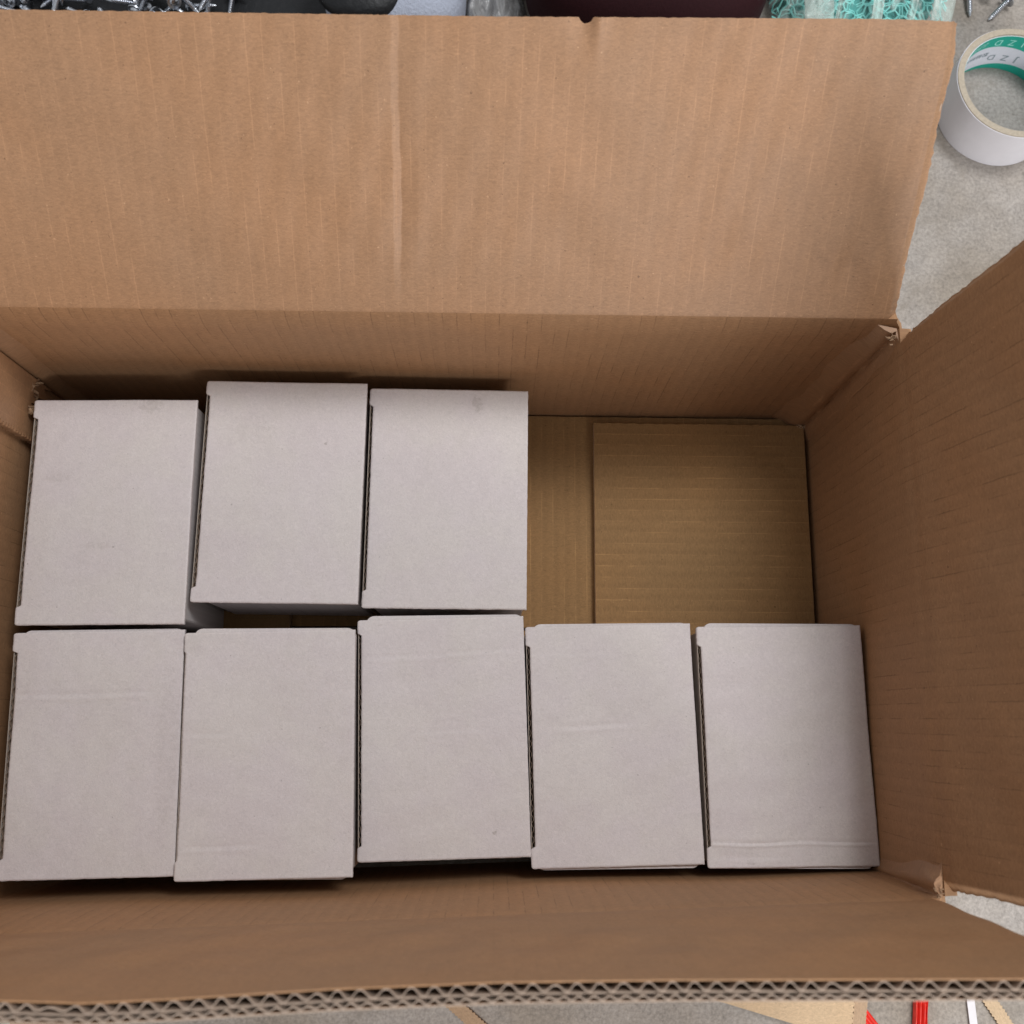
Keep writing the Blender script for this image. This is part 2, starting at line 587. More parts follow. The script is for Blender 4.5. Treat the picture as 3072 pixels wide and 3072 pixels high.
wall(S_back, XL - T, XR + T, HB, (0, 1, 0), KRAFT_DARK, shrink=True)
w_right = wall(S_right, YFR + 0.0004, YB - 0.0004, H, (1, 0, 0), KRAFT_DARK)
wall(S_front, XL - T, XR + T, H, (0, -1, 0), KRAFT_DARK, shrink=True)
w_left = wall(S_left, YFL + 0.0004, YB - 0.0004, H, (-1, 0, 0), KRAFT_DARK)

nick = lambda U: -0.0028 * np.clip(1 - ((U - 0.0385) / 0.0032) ** 2, 0, 1) ** 0.6 - 0.0012 * np.clip((U - XR + 0.05) / 0.05, 0, 1) ** 2 + 0.0022 * np.clip(U / 0.2, 0, 1) \
    - 0.0012 * np.clip((-U) / 0.3, 0, 1)
f_back = flap(S_back, XL + 0.003, XR - 0.0015, HB + 0.00005, FB, (0, 1, -1), KRAFT, 11, nick, [np.linspace(-0.064, -0.040, 49), np.linspace(0.030, 0.048, 37)])
f_right = flap(S_right, YFR + 0.003, YB - 0.004, H + 0.00005, 0.152, (1, 0, -0.2), KRAFT_DARK, 12)
f_front = flap(S_front, XL + 0.003, XR - 0.0005, H + 0.00005, 0.155, (0, -1, 0), KRAFT_SMOOTH, 13)
f_left = flap(S_left, YFL + 0.003, YB - 0.004, H + 0.00005, 0.152, (-1, 0, -0.4), KRAFT, 14)
f_front["label"] = "front flap standing upright, corrugated double-wall rim showing"
f_back["label"] = "back flap folded outward, with a long crease and a nicked rim"


def bottom(name, x0, x1, y0, y1, z0, z1, mat, lines='x', seed=1):
    nx, ny = 60, 60
    X, Y = np.meshgrid(np.linspace(x0, x1, nx), np.linspace(y0, y1, ny), indexing='ij')
    for k, sgn in ((0, 1), (-1, -1)):
        X[k] += 0.0002 * rag(Y[k], seed); 
        Y[:, k] += 0.0005 * rag(X[:, k], seed + 3, 0.005)
    Z = z1 + 0.0005 * wob(X, Y, 0.12, seed)
    A = np.stack([X, Y, Z], -1) + OFF
    B = np.stack([X, Y, Z * 0 + z0], -1) + OFF
    U, V = (X, Y) if lines == 'x' else (Y, X)
    return solid(name, A, B, U, V, mat, carton, TORN)

ymid = 0.0600
bottom("bottom_flap", XL + 0.001, XR - 0.001, ymid + 0.001, YB - 0.0015, -0.0068, 0.0, KRAFT_LIGHT, 'x', 5)
bottom("bottom_flap", XL + 0.001, XR - 0.001, YFR + 0.0015, ymid - 0.001, -0.0068, 0.0, KRAFT_LIGHT, 'x', 6)
bottom("bottom_flap", 0.0695, XR - 0.0035, YFR + 0.003, 0.2065, 0.0006, 0.0070, KRAFT_LIGHT, 'y', 7)
bottom("bottom_flap", XL + 0.0035, -0.1395, YFR + 0.003, 0.2065, 0.0006, 0.0070, KRAFT_LIGHT, 'y', 8)


def corner(cx, cy, sx, sy, prof, z0, z1, mat, lean=(0, 0), grow=1.0):
    """roll of buckled board up a corner; prof holds (a, b): a along the end-to-end wall, b along the side wall"""
    zs = np.linspace(z0, z1, 40)
    V, F, UV = [], [], []
    m = len(prof)
    for z in zs:
        f = (z - z0) / (z1 - z0)
        for i, (a, b) in enumerate(prof):
            k = (grow + (1 - grow) * f ** 3) * (1 + 0.10 * math.sin(z * 55 + i) * 0.6 + 0.05 * math.sin(z * 170 + 2 * i))
            tp = 1 - 0.35 * max(0, (f - 0.86) / 0.14) ** 2
            V.append((cx + sx * (-a * k * tp) + lean[0] * f * f, cy + sy * (-b * k * tp) + lean[1] * f * f, z + 0.007))
            UV.append((a + b + 0.3, z))
        V.append((cx, cy, z + 0.007)); UV.append((0.3, z))
    q = m + 1
    for j in range(len(zs) - 1):
        for i in range(q):
            i2 = (i + 1) % q
            F.append((j * q + i, j * q + i2, (j + 1) * q + i2, (j + 1) * q + i))
    F.append(tuple(range(q))[::-1])
    F.append(tuple(range((len(zs) - 1) * q, len(zs) * q)))
    o = mesh_obj("corner_fold", V, F, mat, carton, True, UV, None, None, 60)
    return o

prof_big = [(0.026, -0.0008), (0.020, 0.0008), (0.016, 0.0030), (0.0125, 0.0058), (0.009, 0.0078), (0.0055, 0.0082), (0.0030, 0.0070), (0.0020, 0.0078),
            (0.0026, 0.0100), (0.0018, 0.0122), (0.0006, 0.0165), (-0.0008, 0.023)]
prof_small = [(0.010, -0.0008), (0.006, 0.0004), (0.0035, 0.0020), (0.0022, 0.0040), (0.0005, 0.008), (-0.0008, 0.012)]
prof_fr = [(0.014, -0.0008), (0.0085, 0.0002), (0.0050, 0.0004), (0.0042, 0.0020), (0.0062, 0.0048), (0.0068, 0.0085), (0.0052, 0.0125), (0.0028, 0.0165),
           (0.0008, 0.022), (-0.0008, 0.030)]
corner(XR, YB, 1, 1, prof_big, 0.0005, 0.1665, KRAFT, (0.0008, 0.003))
corner(XR, YFR, 1, -1, prof_fr, 0.0005, 0.1675, KRAFT, (0.001, 0), 0.12)
corner(XL, YB, -1, 1, [(a * 0.6, b * 0.6) for a, b in prof_big], 0.0005, 0.165, KRAFT)
corner(XL, YFL, -1, -1, prof_small, 0.0005, 0.165, KRAFT)

# glue tab on the end wall, its edge cut in saw teeth, its lower end torn
def glue_tab():
    y0, y1 = 0.1695, YB - 0.006
    zb = lambda y: 0.058 + 0.25 * max(0, (0.200 - y)) * 0
    nt = 40
    z0, z1 = 0.030, 0.166
    zs = np.linspace(z0, z1, nt * 2 + 1)
    poly = []
    for i, z in enumerate(zs):
        poly.append((y0 + (0.0014 if i % 2 else -0.0014) * rnd.uniform(0.6, 1.3), z))
    poly.append((y1, z1))
    for y in np.linspace(y1, y0, 40)[1:-1]:
        t = (y1 - y) / (y1 - y0)
        zz = 0.068 + 0.004 * math.sin(y * 900) + 0.003 * rnd.uniform(-1, 1) + (0.012 if 0.3 < t < 0.5 else 0) - 0.03 * max(0, t - 0.55)
        poly.append((y, zz))
    n = len(poly)
    V = [(XL + 0.0062, y, z + 0.007) for y, z in poly] + [(XL - 0.0002, y, z + 0.007) for y, z in poly]
    F = [tuple(range(n))[::-1], tuple(range(n, 2 * n))] + [(i, (i + 1) % n, (i + 1) % n + n, i + n) for i in range(n)]
    o = mesh_obj("glue_tab", V, F, KRAFT, carton, False, [(y, z) for y, z in poly] * 2)
    return o
tab = glue_tab()
fray("torn_paper", (XL + 0.006, 0.200, 0.083 + 0.007), (0.0006, 0.0050, 0.0020), 12, 0.0050, TORND, tab, 3)
fray("torn_paper", (XL + 0.009, 0.186, 0.088 + 0.007), (0.0006, 0.0030, 0.0015), 10, 0.0042, TORND, tab, 4)
fray("torn_paper", (XR - 0.002, YB - 0.006, 0.1665 + 0.007), (0.0016, 0.0012, 0.0003), 9, 0.0024, TORND, w_right, 5)
fray("torn_paper", (XR - 0.0025, YFR + 0.002, 0.168 + 0.007), (0.0016, 0.0012, 0.0005), 8, 0.0020, TORND, w_right, 6)
fray("torn_paper", (XR - 0.005, YB - 0.009, 0.006 + 0.007), (0.0014, 0.0014, 0.0010), 18, 0.0020, TORN, w_right, 7)

# ------------------------------------------------------------------ the small white boxes
BW, BL = 0.0996, 0.1385

def rounded_rect(x0, x1, y0, y1, r, k=5):
    pts = []
    for cx, cy, a0 in ((x1 - r, y1 - r, 0), (x0 + r, y1 - r, 90), (x0 + r, y0 + r, 180), (x1 - r, y0 + r, 270)):
        for i in range(k + 1):
            a = math.radians(a0 + 90 * i / k)
            pts.append((cx + r * math.cos(a), cy + r * math.sin(a)))
    return pts


def white_box(i, cx, cy, zt, yaw, base, skew, creases, stains, label):
    mt = mat_white("white_liner_%d" % i, i, stains)
    r = random.Random(100 + i)
    root = empty("white_box", (cx, cy, base), math.radians(yaw))
    root.rotation_euler = (math.radians(r.uniform(-0.3, 0.3)), math.radians(r.uniform(-0.3, 0.3)), math.radians(yaw))
    tag(root, label, "box", "small white corrugated boxes packed in the carton")
    h = zt - base
    # lid: ears at both ends of the left edge, a recess between them
    ear = 0.0105 + r.uniform(-0.0012, 0.0016)
    ys = np.unique(np.concatenate([np.linspace(-BL / 2, BL / 2, 110), -BL / 2 + ear + np.linspace(-0.002, 0.002, 9), BL / 2 - ear - np.linspace(-0.002, 0.002, 9),
                                   -BL / 2 + np.linspace(0, 0.002, 6), BL / 2 - np.linspace(0, 0.002, 6)]))
    ts = np.unique(np.concatenate([np.linspace(0, 1, 36), np.linspace(0, 0.02, 5), 1 - np.linspace(0, 0.02, 5)]))
    d1 = ys + BL / 2 - ear + 0.0006 * r.uniform(-1, 1)
    d2 = BL / 2 - ear - ys + 0.0006 * r.uniform(-1, 1)
    inn = np.clip((np.minimum(d1, d2) + 0.0012) / 0.0016, 0, 1)
    rec = 0.0010 if i == 5 else r.uniform(0.0022, 0.0032)
    xl = -BW / 2 + rec * inn * inn * (3 - 2 * inn)
    # rounded outer corners of the ears
    cr = 0.0014
    e = np.minimum(ys + BL / 2, BL / 2 - ys)
    xl = xl + np.where(e < cr, cr - np.sqrt(np.maximum(cr * cr - (cr - e) ** 2, 0)), 0)
    xl = xl + 0.00018 * rag(ys, i * 3, 0.004)
    xr = BW / 2 + 0.00012 * rag(ys, i * 3 + 1, 0.006)
    Tt, Y = np.meshgrid(ts, ys, indexing='ij')
    X = xl[None, :] + (xr - xl)[None, :] * Tt
    Yd = Y.copy()
    wv = 0.0004 * wob(X[:, 0], X[:, 0] * 0, 0.06, i + 50)
    Yd[:, 0] += 0.00018 * rag(X[:, 0], i * 3 + 2, 0.006)
    Z = 0.0008 * wob(X, Y, 0.10, i + 60) + 0.00016 * wob(X, Y, 0.02, i + 70)
    for (yc, depth, w, xa, xb, tilt) in creases:
        yy = Y - yc - tilt * X - 0.0006 * wob(X, X * 0, 0.05, i + 80)
        win = np.clip((X - xa) / 0.008, 0, 1) * np.clip((xb - X) / 0.008, 0, 1)
        Z = Z + win * depth * (-np.exp(-(yy / w) ** 2) + 0.8 * np.exp(-((yy + 1.7 * w) / (1.2 * w)) ** 2))
    ed = np.minimum(np.minimum(X - xl[None, :], xr[None, :] - X), np.minimum(Y + BL / 2, BL / 2 - Y))
    Z = Z - 0.0005 * np.clip(1 - ed / 0.0009, 0, 1) ** 2
    A = np.stack([X, Yd, Z + h], -1)
    B = np.stack([X, Yd, np.full_like(X, h - 0.0027)], -1)
    solid("lid", A, B, X, Y, mt, root, mt)
    # body under the lid
    body = prism("body", rounded_rect(-BW / 2 + 0.0036, BW / 2 - 0.0012, -BL / 2 + 0.0022, BL / 2 - 0.0022, 0.0020, 4), 0.0, h - 0.0062, mt, root)
    # tuck flap between lid and body, seldom quite square to the lid
    tb, tfr = {4: (0.0012, 0), 5: (0.0020, 0.0006), 6: (0.0020, 0), 7: (0.0012, 0.0016), 8: (0.0017, 0.0010)}.get(i, (-0.0004, -0.0004))
    tf = prism("tuck_flap", rounded_rect(-BW / 2 + 0.0036, BW / 2 - 0.0010, -BL / 2 - tfr, BL / 2 + tb, 0.0050, 6), h - 0.0060, h - 0.0029, mt, root)
    tf.rotation_euler = (0, 0, math.radians(skew))
    # side panel with its cut edge: liner, flutes, liner
    L2 = BL / 2 - 0.0035
    x0 = -BW / 2
    ztop = h - 0.0030
    zt2 = h - 0.0012
    side = mesh_obj("side_panel", *boxdata(x0 + 0.0003, x0 + 0.0006, -L2, L2, 0.0, zt2), WEDGE, root, False)
    mesh_obj("inner_liner", *boxdata(x0 + 0.0020, x0 + 0.00225, -L2, L2, 0.0, zt2 - 0.0012), WFLUTE, side, False)
    ph = r.uniform(0, 6)
    yl = np.arange(-L2 + 0.001, L2 - 0.001, 0.0006)
    xw = x0 + 0.00130 + 0.00056 * np.clip(1.25 * np.sin(2 * math.pi * (yl + 0.0007 * wob(yl, yl * 0, 0.04, i + 90)) / 0.0060 + ph), -1, 1)
    Yg, Zg = np.meshgrid(yl, np.array([h - 0.016, zt2 - 0.0003]), indexing='ij')
    Xg = np.repeat(xw[:, None], 2, 1)
    A = np.stack([Xg - 0.00012, Yg, Zg], -1); B = np.stack([Xg + 0.00012, Yg, Zg], -1)
    solid("fluting", A, B, Yg, Zg, WFLUTE, side, None, 70)
    return root


def boxdata(x0, x1, y0, y1, z0, z1):
    v = [(x, y, z) for z in (z0, z1) for y in (y0, y1) for x in (x0, x1)]
    f = [(0, 2, 3, 1), (4, 5, 7, 6), (0, 1, 5, 4), (2, 6, 7, 3), (0, 4, 6, 2), (1, 3, 7, 5)]
    return v, f


hw = BW / 2
BOXES = [
    (1, -0.2336, 0.1214, 0.096, 0.89, 0.0074, -0.15, [], [(0.022, 0.0655, 0.009, 0.006, 0.30), (-0.030, 0.020, 0.010, 0.004, 0.22), (-0.004, -0.022, 0.012, 0.003, 0.18)],
     "white box in the far left corner beside the saw-toothed glue tab"),
    (2, -0.1312, 0.1347, 0.094, -0.25, 0.0074, -0.1, [], [(-0.020, 0.040, 0.016, 0.012, 0.14), (-0.045, -0.035, 0.006, 0.010, 0.12), (0.026, 0.030, 0.0012, 0.0012, 0.8)],
     "white box in the middle of the back row with a dark open gap before it"),
    (3, -0.0302, 0.1337, 0.088, -0.21, 0.0005, 0.0, [], [(0.018, 0.060, 0.0042, 0.007, 0.42)],
     "white box at the back beside the empty carton floor, brown smudge near its far edge"),
    (4, -0.2308, -0.0205, 0.094, 1.75, 0.0074, -0.5, [(0.033, 0.00035, 0.0012, -0.05, 0.036, 0.004)], [(0.043, 0.0, 0.008, 0.060, 0.16)],
     "white box in the near left corner of the carton with a score across its lid"),
    (5, -0.1297, -0.0200, 0.097, 1.62, 0.0074, -0.9, [(0.012, 0.0002, 0.0012, -0.049, -0.02, 0.02), (-0.050, 0.0003, 0.0010, -0.049, -0.002, 0.03)], [(-0.045, 0.063, 0.006, 0.007, 0.14)],
     "second white box from the left in the near row, standing slightly proud"),
    (6, -0.0302, -0.0106, 0.087, 2.10, 0.0005, -0.9, [(0.048, 0.00022, 0.0011, -0.05, 0.05, 0.03), (0.003, 0.00014, 0.001, -0.02, 0.03, 0.0)], [(0.0295, -0.0555, 0.0016, 0.0016, 0.95), (-0.036, 0.066, 0.002, 0.001, 0.3)],
     "middle white box of the near row, small dark mark low on its lid"),
    (7, 0.0704, -0.0143, 0.087, 1.74, 0.0074, -0.7, [(0.010, 0.0003, 0.0012, -0.036, 0.012, 0.0), (0.053, 0.00012, 0.001, -0.05, 0.0, 0.0)], [(0.012, 0.02, 0.02, 0.01, 0.06)],
     "fourth white box from the left in the near row, bordering the empty floor"),
    (8, 0.1724, -0.0142, 0.088, 1.02, 0.0074, -0.9, [(-0.0555, 0.0004, 0.0008, -0.05, 0.05, -0.003), (-0.0635, 0.0002, 0.001, -0.05, 0.0, 0.0)], [(-0.025, -0.066, 0.0025, 0.0025, 0.5), (-0.03, -0.060, 0.02, 0.003, 0.12)],
     "rightmost white box against the right wall, strong crease across its near end"),
]
for b in BOXES:
    white_box(*b)

# ------------------------------------------------------------------ things lying around the carton
STEEL = mat_plain("zinc_steel", (0.62, 0.65, 0.70), 0.28, 1.0, 0.5, 0.12, 900, 0.15, 0.0002)
RECESS_SHADE = mat_plain("screw_recess_shade", (0.06, 0.065, 0.07), 0.5, 0.6, 0.5, 0.1, 900)
BAR = mat_plain("grey_bar", (0.30, 0.30, 0.33), 0.45, 0.5, 0.5, 0.2, 400)
BARL = mat_plain("pale_bar", (0.55, 0.56, 0.62), 0.45, 0.2, 0.5, 0.2, 400)
BLACK = mat_plain("black_plastic", (0.010, 0.011, 0.013), 0.5, 0, 0.4, 0.2, 150, 0.4, 0.002)
MAROON = mat_plain("maroon_fabric", (0.022, 0.0050, 0.007), 0.75, 0, 0.15, 0.25, 500, 0.5, 0.0008)
GREYCLOTH = mat_plain("pale_textured_fabric", (0.46, 0.50, 0.60), 0.75, 0, 0.3, 0.16, 420, 0.9, 0.0012)
NET = mat_plain("turquoise_net", (0.20, 0.62, 0.58), 0.6, 0, 0.4, 0.25, 300, 0.4)
NETCORE = mat_plain("turquoise_core", (0.05, 0.27, 0.25), 0.7, 0, 0.3, 0.35, 160, 0.6, 0.002)
RED = mat_plain("red_plastic", (0.72, 0.045, 0.03), 0.4, 0, 0.5, 0.2, 200, 0.2)
WHITEP = mat_plain("white_plastic", (0.68, 0.66, 0.68), 0.5, 0, 0.5, 0.06, 300)


def mat_film(name, col, density):
    t = NT(name)
    o = t.obj()
    nz = t.noise(o, 60.0, 4.0, 0.65, 0.8)
    lw = t.n('ShaderNodeLayerWeight')
    lw.inputs[0].default_value = 0.35
    a = t.math('MULTIPLY_ADD', t.ramp(nz, 0.45, 0.75), 0.38, density, clamp=True)
    nrm = t.bump(nz, 0.5, 0.004)
    p = t.principled(col, 0.22, 0.0, 0.5, nrm, a)
    return t.m
FILM = mat_film("clear_film", (0.60, 0.72, 0.68), 0.02)
FILMFOLD = mat_film("film_fold", (0.62, 0.74, 0.69), 0.22)
FILMGREY = mat_film("grey_film", (0.42, 0.42, 0.42), 0.50)

# --- tape roll
TX, TY, TR, TI, TH = 0.3895, 0.4700, 0.0462, 0.0404, 0.0385
def tape_roll():
    root = empty("tape_roll", (TX, TY, GZ + 0.0003))
    tag(root, "roll of white adhesive tape with green and white printed core on the floor", "tape roll")
    K = 96
    WT = mat_plain("tape_outside", (0.74, 0.74, 0.79), 0.30, 0, 0.5, 0.05, 120, 0.2)
    t = NT("tape_edge")
    o = t.obj()
    s = t.sep(o)
    rr = t.math('SQRT', t.math('ADD', t.math('MULTIPLY', s[0], s[0]), t.math('MULTIPLY', s[1], s[1])))
    ringv = t.math('SINE', t.math('MULTIPLY', rr, 9000.0))
    nz = t.noise(o, 500.0, 3.0)
    v = t.math('MULTIPLY_ADD', ringv, 0.06, t.math('MULTIPLY_ADD', nz, 0.5, 0.75))
    vm = t.n('ShaderNodeVectorMath', operation='SCALE')
    vm.inputs[0].default_value = (0.40, 0.345, 0.265)
    t.link(v, vm.inputs['Scale'])
    t.principled(vm.outputs[0], 0.6, 0, 0.4)
    TE = t.m
    GREEN = mat_plain("core_print_green", (0.012, 0.36, 0.27), 0.4, 0, 0.5, 0.05, 200, 0.1)
    WHITE = mat_plain("core_paper", (0.66, 0.67, 0.74), 0.5, 0, 0.4, 0.05, 300, 0.1)

    def lathe(name, prof, mat, parent, closed=True):
        V, F = [], []
        m = len(prof)
        for j in range(K):
            a = 2 * math.pi * j / K
            w = 1 + 0.004 * math.sin(3 * a + 1) + 0.002 * math.sin(7 * a)
            for (rad, z) in prof:
                V.append((rad * w * math.cos(a), rad * w * math.sin(a), z))
        for j in range(K):
            j2 = (j + 1) % K
            for i in range(m if closed else m - 1):
                i2 = (i + 1) % m
                F.append((j * m + i, j2 * m + i, j2 * m + i2, j * m + i2))
        return mesh_obj(name, V, F, mat, parent, True, None, None, None, 35)

    cw = 0.0006
    lathe("tape_winding", [(TI + cw, 0.0), (TR - 0.0006, 0.0), (TR - 0.0006, TH), (TI + cw, TH)], TE, root)
    lathe("outer_layer", [(TR - 0.0006, 0.0002), (TR, 0.0002), (TR, TH - 0.0009), (TR - 0.0006, TH - 0.0009)], WT, root)
    core = lathe("printed_core", [(TI, 0.0), (TI + cw, 0.0), (TI + cw, TH - 0.0016), (TI, TH - 0.0016)], WHITE, root)
    # green bands printed round the inside
    def band(lo, hi):
        V, F = [], []
        for j in range(K):
            a = 2 * math.pi * j / K
            w = 1 + 0.004 * math.sin(3 * a + 1) + 0.002 * math.sin(7 * a)
            z0, z1 = lo(a), max(hi(a), lo(a) + 0.0001)
            for rad, z in ((TI - 0.00012, z0), (TI, z0), (TI, z1), (TI - 0.00012, z1)):
                V.append((rad * w * math.cos(a), rad * w * math.sin(a), z))
        for j in range(K):
            j2 = (j + 1) % K
            for i in range(4):
                F.append((j * 4 + i, j2 * 4 + i, j2 * 4 + (i + 1) % 4, j * 4 + (i + 1) % 4))
        mesh_obj("green_band", V, F, GREEN, core, True, None, None, None, 35)
    band(lambda a: 0.0001, lambda a: TH * max(0.0, 0.07 + 0.16 * math.cos(a - math.radians(25))))
    band(lambda a: TH * (0.62 + 0.09 * math.cos(a - math.radians(160))), lambda a: TH - 0.0016)

    INK = mat_plain("core_ink_grey", (0.24, 0.30, 0.33), 0.5, 0, 0.4, 0.05, 300, 0.0)
    INKW = mat_plain("core_ink_pale", (0.38, 0.80, 0.72), 0.5, 0, 0.4, 0.05, 300, 0.0)

    def text_on_core(txt, size, a_mid, z_mid, mat):
        c = bpy.data.curves.new("lettering", 'FONT')
        c.body = txt
        c.size = size
        c.align_x = 'CENTER'
        c.align_y = 'CENTER'
        to = bpy.data.objects.new("lettering", c)
        COL.objects.link(to)
        bpy.context.view_layer.update()
        dg = bpy.context.evaluated_depsgraph_get()
        me = bpy.data.meshes.new_from_object(to.evaluated_get(dg))
        bpy.data.objects.remove(to)
        me.name = "lettering"
        R0 = TI - 0.00026
        for v in me.vertices:
            # upside down on the inside of the ring: text runs clockwise seen from above, heads down
            th = a_mid + v.co.x / TI
            w = 1 + 0.004 * math.sin(3 * th + 1) + 0.002 * math.sin(7 * th)
            zz = z_mid - v.co.y
            v.co = (R0 * w * math.cos(th), R0 * w * math.sin(th), zz)
        me.materials.clear()
        me.materials.append(mat)
        o = bpy.data.objects.new("lettering", me)
        COL.objects.link(o)
        o.parent = core
        return o
    A = math.radians
    text_on_core("J  Z  D", 0.0085, A(88), TH * 0.79, INKW)
    text_on_core("品质胶粘带", 0.0052, A(132), TH * 0.83, INKW)
    text_on_core("J  Z  D", 0.0085, A(84), TH * 0.34, INK)
    text_on_core("胶粘制品有限公司", 0.0052, A(132), TH * 0.45, INK)
    return root
tape_roll()


# --- screws
def screw_meshes():
    K = 16
    def lathe(prof):
        V, F = [], []
        m = len(prof)
        for j in range(K):
            a = 2 * math.pi * j / K
            for (rad, z) in prof:
                V.append((rad * math.cos(a), rad * math.sin(a), z))
        for j in range(K):
            j2 = (j + 1) % K
            for i in range(m - 1):
                F.append((j * m + i, j2 * m + i, j2 * m + i + 1, j * m + i + 1))
        return V, F
    head = [(0.0, 0.0030), (0.0018, 0.0029), (0.0030, 0.0024), (0.0036, 0.0012), (0.0037, 0.0009), (0.0056, 0.0007), (0.0057, 0.0), (0.0, 0.0)]
    sh = [(0.0, 0.0002), (0.0017, 0.0)]
    z = -0.001
    while z > -0.0165:
        sh += [(0.00155, z), (0.0022, z - 0.0006), (0.00155, z - 0.0012)]
        z -= 0.0015
    sh += [(0.0015, z), (0.0010, z - 0.0025), (0.0, z - 0.0040)]
    return lathe(head), lathe(sh[::-1])
(hv, hf), (sv, sf) = screw_meshes()
proto_h = mesh_obj("head", hv, hf, STEEL)
proto_s = mesh_obj("shank", sv, sf, STEEL)
cv, cf = [], []
for k, (a, b) in enumerate(((0.0019, 0.00045), (0.00045, 0.0019))):
    v, f = boxdata(-a, a, -b, b, 0.0022 + 0.0002 * k, 0.00305 + 0.00005 * k)
    cf += [tuple(i + len(cv) for i in q) for q in f]; cv += v
proto_r = mesh_obj("recess", cv, cf, RECESS_SHADE, None, False)  # slightly raised cross, its dark colour standing in for shade inside the slot
first = [True]

def screw(loc, direction, label, group=None):
    """loc is the underside of the head; direction points from head to tip"""
    root = empty("screw", loc)
    root.rotation_mode = 'QUATERNION'
    root.rotation_quaternion = (-Vector(direction)).to_track_quat('Z', 'Y')
    tag(root, label, "screw", group)
    if first[0]:
        h, s, r = proto_h, proto_s, proto_r
        first[0] = False
    else:
        h, s, r = proto_h.copy(), proto_s.copy(), proto_r.copy()
        for q in (h, s, r):
            COL.objects.link(q)
    h.parent = root; s.parent = root; r.parent = h
    return root

G = GZ
screw((0.3775, 0.5765, G + 0.0058), (0.02, -1, -0.19), "loose screw left of the other two above the tape roll, tip toward the carton", "loose screws by the tape roll")
screw((0.3945, 0.5745, G + 0.0165), (0.10, 0.55, -0.83), "loose screw above the tape roll seen head-on", "loose screws by the tape roll")
screw((0.4075, 0.5672, G + 0.0058), (-0.70, -0.70, -0.19), "loose screw right above the tape roll, lying slantwise", "loose screws by the tape roll")

# black sheet under the heap of screws
def lumpy(name, c, semi, mat, parent=None, p=2.6, seed=1, amp=0.06, wl=0.08, nu=64, nv=40, flat=True):
    V, F = [], []
    for i in range(nv + 1):
        ph = -math.pi / 2 + math.pi * i / nv
        for j in range(nu):
            th = 2 * math.pi * j / nu
            f = lambda x: math.copysign(abs(x) ** (2 / p), x)
            d = np.array([f(math.cos(ph)) * f(math.cos(th)), f(math.cos(ph)) * f(math.sin(th)), f(math.sin(ph))])
            q = d * np.array(semi)
            k = 1 + amp * float(wob(q[0] + q[2] * 0.7, q[1] - q[2] * 0.5, wl, seed))
            q = q * k
            z = q[2] + c[2]
            if flat and z < GZ + 0.0004:
                z = GZ + 0.0004
            V.append((q[0] + c[0], q[1] + c[1], z))
    for i in range(nv):
        for j in range(nu):
            j2 = (j + 1) % nu
            F.append((i * nu + j, i * nu + j2, (i + 1) * nu + j2, (i + 1) * nu + j))
    return mesh_obj(name, V, F, mat, parent, True, None, None, None, 70)


def sheet_on_floor(name, x0, x1, y0, y1, z, amp, wl, mat, seed, thick=0.0006, n=70):
    X, Y = np.meshgrid(np.linspace(x0, x1, n), np.linspace(y0, y1, n), indexing='ij')
    Z = GZ + z + amp * (1 + wob(X, Y, wl, seed)) * 0.5
    A = np.stack([X, Y, Z + thick], -1); B = np.stack([X, Y, Z], -1)
    return solid(name, A, B, X, Y, mat, None)

bs = sheet_on_floor("plastic_sheet", -0.52, -0.132, 0.47, 0.80, 0.0005, 0.003, 0.09, BLACK, 5)
tag(bs, "black plastic sheet under the heap of screws behind the carton", "plastic sheet")

r = random.Random(5)
for i in range(110):
    lay = i // 38
    x = r.uniform(-0.46, -0.205); y = r.uniform(0.528, 0.590)
    if x > -0.335 and r.random() < 0.35:
        x -= 0.11
    a = r.uniform(0, 6.283)
    el = r.uniform(-0.35, 0.12) if lay == 0 else r.uniform(-0.6, 0.3)
    d = Vector((math.cos(a) * math.cos(el), math.sin(a) * math.cos(el), math.sin(el)))
    z = GZ + 0.0085 + lay * 0.0065 + (0.010 * -min(0, math.sin(el)) if True else 0)
    screw((x, y, z), d, "bright steel screw in the tangled heap beyond the carton's back flap", "screws in the heap behind the carton")
for j, (x, y, a, L, w, m, lab) in enumerate(((-0.292, 0.565, -22, 0.085, 0.011, BAR, "dark grey flat bar lying among the heaped screws"),
                                            (-0.245, 0.575, -52, 0.060, 0.0085, BARL, "pale grey square bar slanting through the heaped screws"))):
    bm = bmesh.new()
    bmesh.ops.create_cube(bm, size=1)
    bmesh.ops.scale(bm, vec=(L, w, 0.006), verts=bm.verts)
    bmesh.ops.bevel(bm, geom=bm.edges[:], offset=0.0012, segments=2, affect='EDGES')
    o = bm_obj("flat_bar", bm, m)
    o.location = (x, y, GZ + 0.024 + 0.004 * j)
    o.rotation_euler = (0, math.radians(6), math.radians(a))
    tag(o, lab, "bar")

# pale textured pouch with a black rounded top
pouch = lumpy("fabric_pouch", (-0.081, 0.560, 0.018), (0.054, 0.062, 0.034), GREYCLOTH, None, 3.6, 3, 0.02, 0.10)
tag(pouch, "pale blue-grey textured pouch behind the back flap with a black patch", "pouch")
pt = lumpy("black_patch", (-0.104, 0.543, 0.045), (0.036, 0.041, 0.012), BLACK, pouch, 2.4, 4, 0.02, 0.1, flat=False)
